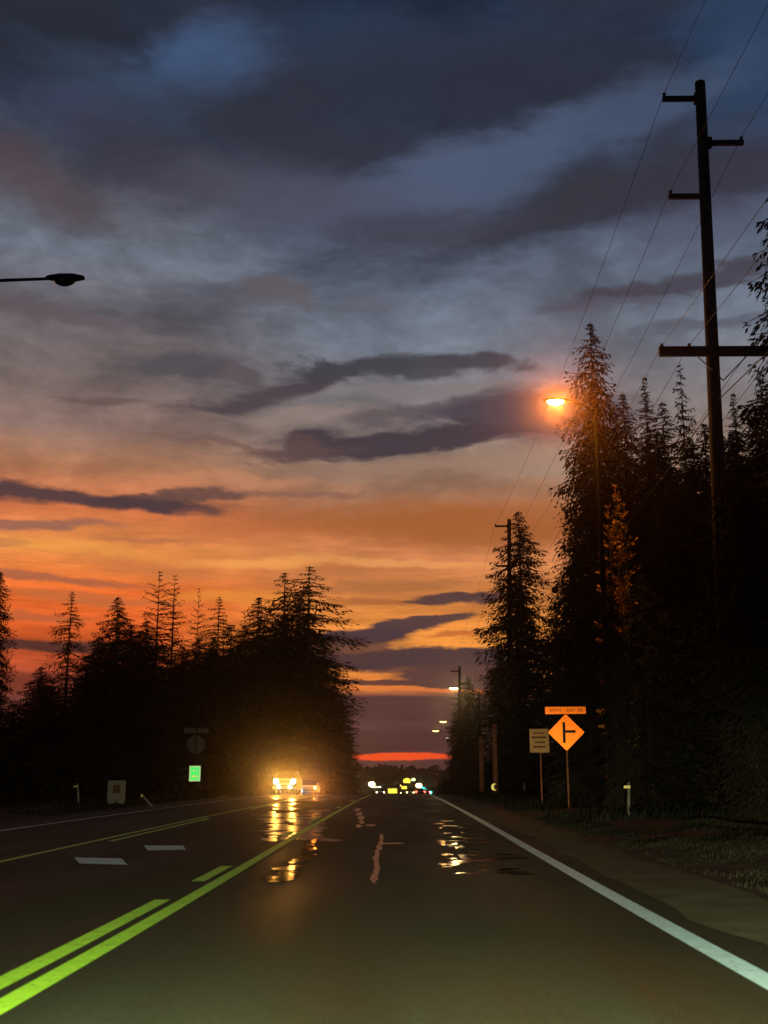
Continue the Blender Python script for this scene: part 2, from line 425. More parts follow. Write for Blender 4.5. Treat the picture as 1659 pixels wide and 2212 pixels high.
def dup(root, loc, label, rz=None, scale=None, group=None):
    r = root.copy(); COL.objects.link(r); r.location = loc; r['label'] = label
    if rz is not None: r.rotation_euler = (0, 0, rz)
    if scale: r.scale = scale
    if group: r['group'] = group
    for ch in list(root.children):
        c = ch.copy(); COL.objects.link(c); c.parent = r
        for g_ in list(ch.children):
            d = g_.copy(); COL.objects.link(d); d.parent = c
    return r


def lamp(name, kind, loc, power, rgb, radius=.1, target=None, size=60, blend=.5):
    l = bpy.data.lights.new(name, kind); l.energy = power; l.color = rgb; l.shadow_soft_size = radius
    if kind == 'SPOT': l.spot_size = R(size); l.spot_blend = blend
    o = bpy.data.objects.new(name, l); COL.objects.link(o); o.location = loc
    if target is not None: o.rotation_euler = (Vector(target) - Vector(loc)).to_track_quat('-Z', 'Y').to_euler()
    return o


# ------------------------------------------------------------------ terrain profile
ZP = [(-80, 0), (0, 0), (8, .0), (16, .04), (38, .20), (60, .31), (76, .345), (88, .34), (105, .24), (130, .0), (180, -.65), (250, -1.35),
      (320, -2.2), (400, -3.3), (600, -6.5), (1000, -8), (4000, -8)]


def zr(y):
    if y <= ZP[0][0]: return 0.0
    if y >= ZP[-1][0]: return ZP[-1][1]
    for i in range(len(ZP) - 1):
        if ZP[i][0] <= y <= ZP[i + 1][0]:
            (x0, y0), (x1, y1) = ZP[i], ZP[i + 1]
            m0 = (y1 - ZP[i - 1][1]) / (x1 - ZP[i - 1][0]) if i else 0
            m1 = (ZP[i + 2][1] - y0) / (ZP[i + 2][0] - x0) if i + 2 < len(ZP) else 0
            h = x1 - x0; t_ = (y - x0) / h
            return ((2 * t_**3 - 3 * t_**2 + 1) * y0 + (t_**3 - 2 * t_**2 + t_) * h * m0 + (-2 * t_**3 + 3 * t_**2) * y1 + (t_**3 - t_**2) * h * m1)


def sm(x, a, b):
    t_ = min(1, max(0, (x - a) / (b - a))); return t_ * t_ * (3 - 2 * t_)


RX0, RX1 = -10.9, 3.05          # asphalt edges


def zg(x, y):
    z = zr(y)
    if RX1 < x < 9 and y > 105:
        return z - .03
    if x > RX1:
        far = 1 - sm(y, 60, 120)
        z += sm(x, RX1 + .1, 6.2) * .16 * (0.3 + .7 * far)
        b_ = mnoise.noise((x * .45, y * .22, 3.1)) * .22 + mnoise.noise((x * 1.3, y * .7, 1.3)) * .08
        z += b_ * sm(x, RX1 + .3, 5.2) * (1 - .6 * sm(y, 24, 34)) * far + .16 * sm(x, 4, 8) * (1 - sm(y, 14, 28))
    elif x < RX0:
        z += sm(-x, -RX0 + .1, 14) * .22 + mnoise.noise((x * .3, y * .15, 7)) * .12 * sm(-x, 11, 14)
    else:
        z -= .03
    return z


def strip_rows(a, b_):
    ys, y = [], a
    while y < b_:
        ys.append(y); y += .8 if y < 40 else (1.6 if y < 110 else (6 if y < 400 else 60))
    return ys + [b_]


# ground
ys = strip_rows(-70, 3000)
xs = sorted(set([-2500, -1200, -600, -300, -150, -90, -60, -45, -35, -28, -23, -20, -18, -16, -15, -14, -13, -12.2, -11.6, -11.2, RX0 - .02, RX0 + .1, -6, 0, RX1 - .1, RX1 + .02]
                + [RX1 + .15 + .3 * i for i in range(30)] + [13, 14, 16, 18, 21, 25, 30, 38, 50, 70, 110, 200, 400, 900, 2500]))
v = [(x, y, zg(x, y)) for y in ys for x in xs]
nx = len(xs)
f = [(j * nx + i, j * nx + i + 1, (j + 1) * nx + i + 1, (j + 1) * nx + i) for j in range(len(ys) - 1) for i in range(nx - 1)]
go = MB().add(v, f).build('ground', M['ground'], smooth=True)
tag(go, 'dark soil and turf of the roadside verges', kind='structure')


def strip(name, xl, xr, y0, y1, lift, m, parent=None, wob=0.0):
    ys_ = strip_rows(y0, y1)
    v_ = []
    for y in ys_:
        w0 = mnoise.noise((y * .5, xl, 0)) * wob; w1 = mnoise.noise((y * .5, xr, 5)) * wob + (4.5 * sm(y, 106, 160) if name == 'road' else 0)
        v_ += [(xl + w0, y, zr(y) + lift), (xr + w1, y, zr(y) + lift)]
    f_ = [(2 * i, 2 * i + 1, 2 * i + 3, 2 * i + 2) for i in range(len(ys_) - 1)]
    return MB().add(v_, f_).build(name, m, parent, smooth=True)


road = strip('road', RX0, RX1, -60, 900, 0, M['asphalt'], wob=.0)
tag(road, 'damp dark asphalt road running straight ahead over a low crest', kind='structure')
sh = strip('gravel_shoulder', RX1 - .25, RX1 + .75, -60, 400, .006, M['shoulder'], wob=.28)
v_ = sh.data.vertices
for i, q in enumerate(v_):
    if i % 2: q.co.z = max(q.co.z, zg(q.co.x, q.co.y) + .012)
tag(sh, 'olive gravel shoulder beside the white edge line', kind='structure')

LX, LX2 = -2.30, -2.57
strip('solid_yellow_line', LX - .085, LX + .085, -40, 88, .004, M['yellow'], road)
strip('solid_yellow_line', LX - .06, LX + .06, 88, 300, .004, M['yellow'], road)
for a, b_ in ((-40, -20), (-14, -4), (-1, 12.9), (15.1, 17.6), (26, 28), (34, 37.5), (48, 51), (62, 65)):
    strip('yellow_dash', LX2 - .085, LX2 + .085, a, b_, .004, M['yellow'], road)
strip('white_edge_line', 2.27, 2.47, -40, 300, .010, M['white'], road)
strip('far_yellow_line', -6.30, -6.18, -40, 300, .004, M['yellow'], road)
for a in (-18, 2, 24, 46):
    strip('yellow_dash', -5.96, -5.84, a, a + 12, .004, M['yellow'], road)
strip('far_white_edge_line', -9.72, -9.60, -40, 300, .004, M['white'], road)


def paint_poly(name, pts, m, lift=.006):
    v_ = [(x, y, zr(y) + lift) for x, y in pts]
    MB().add(v_, [tuple(range(len(v_)))]).build(name, m, road)


def gpt(px, py, lift=0.0):
    """the point of the road surface seen at a photo pixel"""
    d = ray(px, py); s = EYE / -d.z
    for _ in range(30):
        y = d.y * s; s = (EYE - zr(y) - lift) / -d.z
        s = min(s, 95 / d.y)
    return d.x * s, d.y * s


# two painted bars in the middle turning lane
for pts in ([(310, 1827), (395, 1827), (402, 1836), (320, 1838)], [(160, 1853), (262, 1855), (276, 1869), (172, 1866)]):
    paint_poly('turn_lane_mark', [gpt(*p) for p in pts], M['white'])

# thin films of water that catch the lamps and the sky
rp = random.Random(31)


def puddle(px, py, w, h, skew=0.0):
    n = 18; pts = []
    for k_ in range(n):
        a = 2 * math.pi * k_ / n
        r_ = 1 + rp.uniform(-.45, .35)
        x = px + math.cos(a) * w / 2 * r_; y = py + math.sin(a) * h / 2 * r_ + skew * math.cos(a) * w / 2
        pts.append(gpt(x, y))
    paint_poly('puddle', pts, M['film' if 760 < px < 860 else 'puddle'], .003)


for i in range(22):                                  # below the pickup's lamps
    q = i / 21
    puddle(607 + q * 88 + rp.uniform(-10, 10), 1903 - q * 100 + rp.uniform(-3, 3), (58 * (1 - q) + 14) * rp.uniform(.5, 1.1), 7.5 * (1 - q) + 3)
for i in range(9):                                   # long seam in the middle of the lane
    q = i / 8
    puddle(808 + q * 14 + 3 * math.sin(i * 1.1), 1900 - q * 92, 17 - 7 * q, 19 - 7 * q)
for i in range(5): puddle(776 + 5 * math.sin(i), 1785 - i * 9, 14, 8)
puddle(800, 1783, 22, 4); puddle(848, 1822, 44, 3)
for i in range(22):
    y = rp.uniform(1770, 1890); s = (y - 1692) / 100
    puddle(1010 + (y - 1770) * .55 + rp.uniform(-60, 60), y, rp.uniform(24, 74) * s * .6, rp.uniform(1.2, 2.6) * s)
for i in range(26):                                  # ruts by the white line
    y = rp.choice([rp.uniform(1772, 1800), rp.uniform(1800, 1832), rp.uniform(1845, 1882)])
    s = (y - 1692) / 100
    puddle(980 + rp.uniform(-38, 32), y, rp.uniform(16, 48) * s * .6, rp.uniform(2, 5) * s * .8)
for px_, py_, w_, h_ in ((1040, 1820, 70, 4), (1070, 1880, 90, 3), (1010, 1860, 90, 4), (1130, 1888, 60, 4), (1060, 1845, 50, 3)):
    puddle(px_, py_, w_, h_)

# broken wet film on the oncoming lanes, added to carry the lamps' orange glow
for i in range(90):
    y = 1724 + 92 * rp.random() ** 1.1; q = (y - 1724) / 92
    x = rp.choice([598, 630, 634, 683 - 18 * q, 615]) + rp.gauss(0, 9 + 8 * q)
    n = 12; w_, h_ = rp.uniform(20, 70), rp.uniform(2, 6) * (.5 + q)
    pts = [gpt(x + math.cos(6.2832 * k_ / n) * w_ / 2 * rp.uniform(.6, 1.2), max(1722.5, y + math.sin(6.2832 * k_ / n) * h_ / 2 * rp.uniform(.6, 1.3))) for k_ in range(n)]
    paint_poly('wet_glow_film', pts, M['film'], .0015 + .00002 * i)

# ------------------------------------------------------------------ grass on the verges
rg = random.Random(5)


def grass_patch(x0, x1, y0, y1, n, hmin, hmax, clump):
    v_, f_ = [], []
    for _ in range(n):
        x = rg.uniform(x0, x1); y = y0 + (y1 - y0) * rg.random() ** 1.4
        c_ = mnoise.noise((x * clump, y * clump * .5, 2.2))
        if c_ < -.08 + rg.uniform(-.12, .12): continue
        z = zg(x, y); h = rg.uniform(hmin, hmax) * (1 + 1.2 * max(0, c_)); a = rg.uniform(0, 2 * math.pi)
        w = .008 + .0007 * y; dx, dy = math.cos(a) * w, math.sin(a) * w
        lx, ly = rg.uniform(-.5, .5) * h, rg.uniform(-.5, .5) * h
        o = len(v_)
        v_ += [(x - dx, y - dy, z - .02), (x + dx, y + dy, z - .02), (x + lx * .4 + dx * .6, y + ly * .4, z + h * .6), (x + lx, y + ly, z + h)]
        f_ += [(o, o + 1, o + 2), (o, o + 2, o + 3)]
    return v_, f_


mb = MB()
mb.add(*grass_patch(4.0, 14, 6, 45, 90000, .02, .07, .8))
mb.add(*grass_patch(4.2, 20, 30, 110, 26000, .10, .30, .5))
mb.add(*grass_patch(-24, -11.3, 16, 110, 26000, .08, .25, .5))
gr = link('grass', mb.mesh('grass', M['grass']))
tag(gr, 'rough dull grass growing along both verges', 'grass', kind='stuff')


# ------------------------------------------------------------------ conifers
def conifer_mesh(seed, nb, droop, shape=4.0, r0=.22, base=.03, leaf=.017, up=.25, gap=0.0, multi=None, dens=1.0, ragged=.35):
    """unit-height conifer: whorls of fan-shaped boughs, each a limb with side twigs hung with needle sprays"""
    rr = random.Random(seed); V, Fc = [], []; lb = MB()

    def spray(a, d, sz, wd):
        w = d.cross(Vector((rr.uniform(-.5, .5), rr.uniform(-.5, .5), 1))).normalized() * sz * wd
        o = len(V); m_ = a + d * sz * .45
        V.extend((tuple(a), tuple(m_ + w), tuple(a + d * sz), tuple(m_ - w))); Fc.append((o, o + 1, o + 2, o + 3))

    for (tx, ty, th) in (multi or [(0, 0, 1.0)]):
        lb.tube([(0, 0, 0), (tx * .5, ty * .5, th * .35), (tx, ty, th * .75), (tx, ty, th * .985)], [.014, .011, .006, .0012], 6)
        n_ = int(nb / len(multi or [1])); whorl = 5
        side_bias = [rr.uniform(.7, 1.2) for _ in range(8)]
        for i in range(n_):
            u_ = ((i // whorl) + rr.uniform(-.25, .25)) / (n_ / whorl)
            u_ = min(1, max(.004, u_)) ** 1.12                    # 0 at the tip, 1 at the foot
            zb = th * (1 - (1 - base) * u_)
            az_ = rr.uniform(0, 2 * math.pi)
            prof = (1 - math.exp(-shape * u_)) * (1 - .12 * u_)
            L_ = r0 * prof * rr.uniform(1 - ragged, 1 + ragged * .35) * side_bias[int(az_ / 6.2832 * 8) % 8] + .008
            if rr.random() < gap: L_ *= .35
            ang = up * (.65 - u_) * 1.6 + rr.uniform(-.16, .16)
            f_ = min(1, zb / (th * .75)); cx_, cy_ = tx * f_, ty * f_
            d0 = Vector((math.cos(az_), math.sin(az_), 0)); sd = Vector((-d0.y, d0.x, 0))
            szk = .5 + .5 * min(1, L_ / .09); ns = max(3, int(L_ / .020)); pts = []
            for s_ in range(ns + 1):
                q = s_ / ns
                pts.append(Vector((cx_, cy_, zb)) + d0 * (L_ * q) + Vector((0, 0, .5 * L_ * (math.sin(ang) * q - droop * q * q * 1.3 + droop * .75 * q ** 4))))
            if L_ > .02: lb.tube([pts[0], pts[len(pts) // 2], pts[-1]], [.0030 * (L_ / r0) + .0005, .0015, .0004], 3, cap=False)
            for s_, p in enumerate(pts):
                q = s_ / ns
                dirn = (pts[min(s_ + 1, ns)] - pts[max(s_ - 1, 0)]).normalized()
                for side in (-1, 1):
                    if rr.random() > dens: continue
                    tl = L_ * .42 * (math.sin(math.pi * min(1, q * .85 + .12)) ** .8) * rr.uniform(.5, 1.1) + leaf * .4
                    td = (dirn * rr.uniform(.5, 1.0) + sd * side * rr.uniform(.5, 1.0) + Vector((0, 0, -rr.uniform(.05, .45) * (droop + .2) * .6))).normalized()
                    nt_ = max(1, int(tl / (leaf * .75)))
                    for j in range(nt_):
                        a = p + td * (tl * (j + rr.random() * .5) / nt_) + Vector((0, 0, -tl * droop * .25 * (j / nt_) ** 2))
                        d = (td + sd * rr.uniform(-.5, .5) + dirn * rr.uniform(-.2, .6) + Vector((0, 0, -rr.uniform(-.05, .45) * (droop + .3)))).normalized()
                        spray(a, d, leaf * rr.uniform(.8, 1.5) * szk, rr.uniform(.16, .28))
            e = pts[-1]; d = (pts[-1] - pts[-2]).normalized()
            for _ in range(3): spray(e - d * leaf * .5, (d + sd * rr.uniform(-.35, .35)).normalized(), leaf * rr.uniform(.8, 1.5) * szk, .17)
        for k_ in range(5): spray(Vector((tx, ty, th * (.965 + .006 * k_))), Vector((rr.uniform(-.2, .2), rr.uniform(-.2, .2), 1)).normalized(), .018, .16)
    return MB().add(V, Fc), lb


PROTO = {}
for nm, kw in {
    'fir_a': dict(seed=11, nb=430, droop=.45, shape=4.6, up=.35),
    'fir_b': dict(seed=23, nb=440, droop=.75, shape=5.2, up=.25, ragged=.5),
    'cedar': dict(seed=37, nb=420, droop=.95, shape=5.5, up=.15, ragged=.4),
    'spire': dict(seed=41, nb=430, droop=.6, shape=3.4, up=.3, ragged=.5),
    'airy': dict(seed=53, nb=150, droop=.35, shape=4.0, up=.7, gap=.25, dens=.75, base=.12, ragged=.6),
    'ragged': dict(seed=59, nb=230, droop=.7, shape=4.5, up=.4, gap=.2, base=.06, ragged=.65),
    'twin': dict(seed=61, nb=640, droop=.7, shape=5, up=.3, ragged=.45, multi=[(-.060, 0, .965), (.040, .02, 1.0), (.0, -.03, .86)]),
    'lamplit': dict(seed=71, nb=260, droop=.1, shape=3.0, up=1.0, leaf=.03, multi=[(0, 0, 1.0), (-.085, 0, .93), (.09, 0, .94)]),
}.items():
    c_, l_ = conifer_mesh(**kw)
    PROTO[nm] = (c_.mesh(nm + '_crown', M['needle_lamplit' if nm == 'lamplit' else 'needle']), l_.mesh(nm + '_trunk', M['bark']))
# the crown of a bare tree
TREES = []
rt = random.Random(3)


def tree(px, py, Y, rad, proto, label, group=None, seed=None):
    top = P(px, py, Y); z0 = zg(top.x, Y) - .15; H = top.z - z0
    radm = rad / (F / math.cos(PITCH)) * Y
    s = radm / .22
    o = thing('conifer_tree' if proto not in ('bare',) else 'tree', (top.x, Y, z0), label, 'tree', group, rt.uniform(0, 6.28) if seed is None else seed)
    o.scale = (s, s, H)
    cr, tr = PROTO[proto]
    link('crown', cr, o); link('trunk', tr, o)
    TREES.append(o)
    return o


GR, GL = 'conifers along the right of the road', 'conifers along the left of the road'
# right side, far to near
tree(1010, 1462, 172, 44, 'fir_b', 'far right conifer just behind the pale lit street lamp', GR)
tree(992, 1530, 205, 34, 'cedar', 'far dark conifer at the roadside touching the small amber lamps', GR)
tree(1036, 1500, 150, 34, 'fir_a', 'narrow conifer filling the gap beside the tall roadside tree', GR)
tree(1120, 1105, 92, 92, 'fir_b', 'tall pointed conifer with a utility pole standing in its top', GR, seed=1.2)
tree(1112, 1240, 112, 80, 'fir_a', 'dense shorter conifer behind the tree with the pole in its top', GR)
tree(1078, 1400, 126, 44, 'cedar', 'low conifer at the left foot of the tall pointed tree', GR)
tree(1200, 1300, 92, 70, 'cedar', 'dark conifer filling between the two tallest right trees', GR)
tree(1275, 698, 60, 100, 'fir_b', 'tallest tapering conifer beside the glowing orange street lamp', GR, seed=2.2)
tree(1282, 860, 66, 92, 'cedar', 'dense drooping conifer behind the glowing orange lamp', GR, seed=4.0)
tree(1300, 1120, 58, 110, 'fir_a', 'broad dark conifer below the tallest tapering tree', GR)
tree(1392, 815, 64, 70, 'spire', 'slim spire conifer between lamp tree and utility pole', GR)
tree(1345, 850, 70, 80, 'fir_b', 'dark conifer close to the right flank of the tallest tree', GR)
tree(1468, 788, 62, 75, 'ragged', 'ragged open topped conifer left of the big utility pole', GR, seed=.4)
tree(1430, 870, 58, 90, 'fir_a', 'conifer between the slim spire and the ragged topped tree', GR)
tree(1400, 940, 56, 120, 'cedar', 'wide low conifer behind the yellow lit young tree', GR)
tree(1520, 915, 60, 110, 'fir_b', 'dark conifer at the foot of the big utility pole', GR)
tree(1583, 850, 58, 70, 'spire', 'slim conifer just behind the right of the big pole', GR)
tree(1640, 800, 50, 95, 'fir_a', 'broad conifer under the end of the thick crossarm', GR)
tree(1590, 930, 48, 120, 'cedar', 'wide dark conifer filling the ground right of the pole', GR)
tree(1705, 290, 40, 145, 'fir_b', 'tall near conifer whose boughs reach in at the picture edge', GR, seed=.9)
tree(1480, 1040, 52, 130, 'fir_a', 'bushy conifer behind and right of the yellow lit young tree', GR)
tree(1720, 760, 60, 160, 'cedar', 'big dark conifer behind the tall near edge tree', GR)
tree(1250, 1290, 50, 80, 'cedar', 'low conifer straight behind the street name board', GR)
tree(1385, 1240, 40, 84, 'cedar', 'near dark conifer standing in front of the yellow lit young tree', GR, seed=3.3)
tree(1500, 1300, 40, 120, 'cedar', 'near low conifer above the lone white marker post', GR)
tree(1640, 1200, 36, 150, 'cedar', 'near broad conifer low at the right picture border', GR)
rk = random.Random(77)
for i, (x_, y_, lb) in enumerate(((1330, 900, 'dark conifer of the back row just right of the tallest tree'), (1420, 930, 'dark conifer of the back row under the slim spire'),
                                  (1490, 945, 'dark conifer of the back row left of the big pole shaft'), (1560, 940, 'dark conifer of the back row right behind the big pole shaft'),
                                  (1630, 900, 'dark conifer of the back row below the crossarm end'), (1700, 860, 'dark conifer of the back row at the right border'))):
    tree(x_, y_, 74 + 3 * (i % 2), 95, 'cedar', lb, GR)
for i, (x_, y_, lb) in enumerate(((1250, 1120, 'filled dark conifer low below the glowing orange lamp'), (1450, 1010, 'filled dark conifer between lamp tree and pole foot'),
                                  (1545, 1030, 'filled dark conifer around the foot of the big pole'), (1640, 1010, 'filled dark conifer low beside the near edge tree'))):
    tree(x_, y_, 50 + 2 * i, 100, 'cedar', lb, GR)
tree(1316, 1235, 35.5, 40, 'cedar', 'near dark conifer hiding the foot of the glowing lamp pole', GR)
tree(1580, 935, 30.5, 105, 'cedar', 'near dark conifer hiding the lower half of the big pole', GR, seed=2.0)
g1 = tree(1328, 1050, 41.2, 50, 'lamplit', 'young conifer top lit by the street lamp, orange light also in its colour', seed=0.3)
# left side
tree(648, 1222, 140, 122, 'twin', 'large dense conifer with two tops behind the oncoming pickup', GL, seed=.15)
tree(612, 1330, 150, 124, 'cedar', 'dense conifer just behind the big two topped tree', GL)
tree(700, 1390, 160, 73, 'fir_b', 'dark conifer at the right shoulder of the two topped tree', GL)
tree(722, 1480, 190, 54, 'fir_a', 'far left conifer with its side boughs over the road end', GL)
tree(742, 1560, 230, 42, 'fir_b', 'last small left conifer where the road meets the red glow', GL)
tree(560, 1290, 135, 83, 'fir_b', 'conifer making the left shoulder of the two topped tree', GL)
tree(345, 1236, 98, 68, 'airy', 'airy see-through conifer taller than its left neighbours', GL, seed=1.0)
tree(378, 1244, 101, 66, 'airy', 'airy conifer leaning in beside the tallest airy one', GL, seed=2.6)
tree(430, 1272, 112, 29, 'airy', 'very thin feathery young conifer against the orange sky', GL, seed=.2)
tree(474, 1290, 114, 66, 'ragged', 'small open conifer next to the big two topped tree', GL, seed=2.0)
tree(500, 1350, 128, 106, 'fir_a', 'low dense conifer left of the two topped tree', GL)
tree(430, 1380, 104, 118, 'cedar', 'wide dark conifer below the thin feathery one', GL)
tree(318, 1340, 90, 106, 'cedar', 'wide dark conifer under the airy see-through trees', GL)
tree(256, 1290, 84, 73, 'fir_b', 'pointed dark conifer left of the airy pair', GL)
tree(285, 1350, 80, 106, 'fir_a', 'bushy conifer behind the small white yard sign', GL)
tree(156, 1278, 70, 64, 'ragged', 'soft feathery conifer standing free against the red sky', GL, seed=1.9)
tree(205, 1400, 76, 83, 'fir_b', 'ragged low conifer right of the free standing feathery one', GL)
tree(110, 1480, 66, 106, 'fir_a', 'low dark conifer at the left of the verge', GL)
tree(2, 1235, 46, 54, 'fir_b', 'dark conifer cut by the left picture border', GL, seed=2.9)
tree(30, 1520, 56, 106, 'cedar', 'low spreading conifer near the left picture border', GL)
tree(240, 1480, 74, 130, 'cedar', 'broad low conifer right behind the white post', GL)

for i, (x_, y_, lb) in enumerate(((90, 1440, 'dark conifer of the back row behind the left border trees'), (215, 1375, 'dark conifer of the back row left of the pointed dark one'),
                                  (300, 1385, 'dark conifer of the back row under the left side of the airy pair'), (395, 1395, 'dark conifer of the back row under the right side of the airy pair'),
                                  (460, 1375, 'dark conifer of the back row below the small open one'), (530, 1350, 'dark conifer of the back row against the two topped tree'))):
    tree(x_, y_, 118 + 3 * (i % 2), 80, 'cedar', lb, GL)

# undergrowth that closes the foot of both tree rows
rb = random.Random(17)


def brush(x_of, y0, y1, n, hmax, name, label):
    v_, f_ = [], []
    for _ in range(n):
        y = rb.uniform(y0, y1); x = x_of(y, rb)
        hh = hmax * (.55 + .45 * mnoise.noise((x * .2, y * .12, 9)))
        z = zg(x, y) + rb.random() ** .8 * hh
        a = rb.uniform(0, 6.28); e = rb.uniform(-.6, .9); s = rb.uniform(.16, .42)
        d = Vector((math.cos(a) * math.cos(e), math.sin(a) * math.cos(e), math.sin(e))) * s
        w = d.cross(Vector((rb.uniform(-1, 1), rb.uniform(-1, 1), 1))).normalized() * s * .3
        p = Vector((x, y, z)); o = len(v_)
        v_ += [tuple(p), tuple(p + d * .5 + w), tuple(p + d), tuple(p + d * .5 - w)]; f_ += [(o, o + 1, o + 2, o + 3)]
    o = link(name, MB().add(v_, f_).mesh(name, M['needle'])); tag(o, label, 'bushes', kind='stuff')


brush(lambda y, r: 9.4 + (y - 26) * .02 + abs(r.gauss(0, 2.2)), 22, 120, 60000, 3.6, 'undergrowth', 'dark brush along the foot of the right tree row')
brush(lambda y, r: 8.2 + abs(r.gauss(0, 2.5)), 110, 280, 16000, 4.0, 'undergrowth', 'dark brush along the far right tree row')
brush(lambda y, r: -15.5 - abs(r.gauss(0, 4)), 38, 130, 52000, 4.2, 'undergrowth', 'dark brush along the foot of the left tree row')
brush(lambda y, r: -13.5 - abs(r.gauss(0, 3)), 120, 320, 18000, 5.0, 'undergrowth', 'dark brush along the far left tree row')

# far wood across the end of the road
v_, f_ = [], []
for _ in range(26000):
    x = rb.uniform(-160, 160); y = rb.uniform(640, 700)
    hh = 17 + 4.0 * mnoise.noise((x * .05, 0, 1)) + 2.5 * mnoise.noise((x * .22, 0, 4)) + rb.gauss(0, .5)
    z = -7.5 + rb.random() ** .6 * hh; s = rb.uniform(.8, 1.9)
    a = rb.uniform(0, 6.28); d = Vector((math.cos(a), math.sin(a) * .5, rb.uniform(-.4, 1))) * s; w = Vector((-d.z, .3, d.x)) * .4
    p = Vector((x, y, z)); o = len(v_)
    v_ += [tuple(p), tuple(p + d * .5 + w), tuple(p + d), tuple(p + d * .5 - w)]; f_ += [(o, o + 1, o + 2, o + 3)]
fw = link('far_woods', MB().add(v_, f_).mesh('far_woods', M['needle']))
tag(fw, 'distant dark wood across the end of the road', 'woods', kind='stuff')


# ------------------------------------------------------------------ utility poles and lines
PD = [P(1512, 178, 33.7).z - P(1530, y_, 33.7).z for y_ in (213, 309, 424, 764)]     # how far below the top the arms sit


def upole(px, py, Y, label, full=True):
    top = P(px, py, Y); x = top.x; z0 = zg(x, Y) - .1; H = top.z - z0
    o = thing('utility_pole', (x, Y, z0), label, 'utility pole', 'utility poles on the right of the road')
    MB().tube([(-H * .024, 0, 0), (-H * .012, 0, H * .5), (0, 0, H)], [.25, .21, .17], 12).build('shaft', M['wood'], o, smooth=True)
    k_ = Y / (F / math.cos(PITCH))
    tips = []
    # (side, depth below top in photo pixels at the near pole, reach)
    for side, dz, reach in ((-1, PD[0], 1.12), (1, PD[1], 1.12), (-1, PD[2], 1.12)):
        z = H - dz
        br = MB().box((side * (.16 + reach / 2), 0, z), (reach, .14, .15)).box((side * .17, 0, z), (.12, .22, .34)).build('bracket_arm', M['wood'], o)
        MB().tube([(side * (.1 + reach), 0, z), (side * (.1 + reach), 0, z + .05), (side * (.1 + reach), 0, z + .1), (side * (.1 + reach), 0, z + .2)], [.06, .09, .05, .07], 8).build('insulator', M['insulator'], br)
        tips.append((x + side * (.1 + reach), Y, z0 + z + .2))
    z = H - PD[3]
    ca = MB().box((0, -.2, z), (3.9, .15, .30)).build('crossarm', M['wood'], o)
    for sx in (-1, 1):
        MB().tube([(sx * .78, -.2, z - .15), (0, -.16, z - .95)], .02, 5).build('brace', M['steel'], ca)
    for sx in (-1.85, -1.0, 1.0, 1.85):
        MB().tube([(sx, -.2, z + .15), (sx, -.2, z + .2), (sx, -.2, z + .26)], [.03, .06, .045], 7).build('insulator', M['insulator'], ca)
        tips.append((x + sx, Y - .2, z0 + z + .2))
    tips.append((x - .22, Y, z0 + H - PD[3] - 1.6))
    return o, tips


p0, t0_ = upole(1512, 178, 33.7, 'big near utility pole with three brackets and a thick crossarm')
p1, t1_ = upole(1100, 1122, 98, 'utility pole rising through the top of the pointed conifer')
p2, t2_ = upole(993, 1440, 152, 'small distant utility pole above the pale lit street lamp')
tm = [Vector(a) * 2 - Vector(b_) for a, b_ in zip(t0_, t1_)]       # next pole behind the camera
names = ['top left bracket wire above the tallest conifer', 'right bracket wire crossing behind the big pole', 'lower left bracket wire nearest the big pole',
         'wire at the left end of the thick crossarm', 'inner left wire on the thick crossarm', 'inner right wire on the thick crossarm', 'wire at the right end of the thick crossarm',
         'low telephone cable below the thick crossarm']
for i in range(8):
    pts = []
    chain = [tm[i], Vector(t0_[i]), Vector(t1_[i]), Vector(t2_[i])]
    for a, b_ in zip(chain[:-1], chain[1:]):
        span = (b_ - a).length
        for s in range(14):
            q = s / 14; pts.append(a.lerp(b_, q) + Vector((0, 0, -4 * q * (1 - q) * span * .016)))
    pts.append(chain[-1])
    w = MB().tube(pts, .009 if i < 7 else .016, 5).build('power_line', M['wire'])
    tag(w, names[i], 'wire', 'power lines strung between the utility poles')


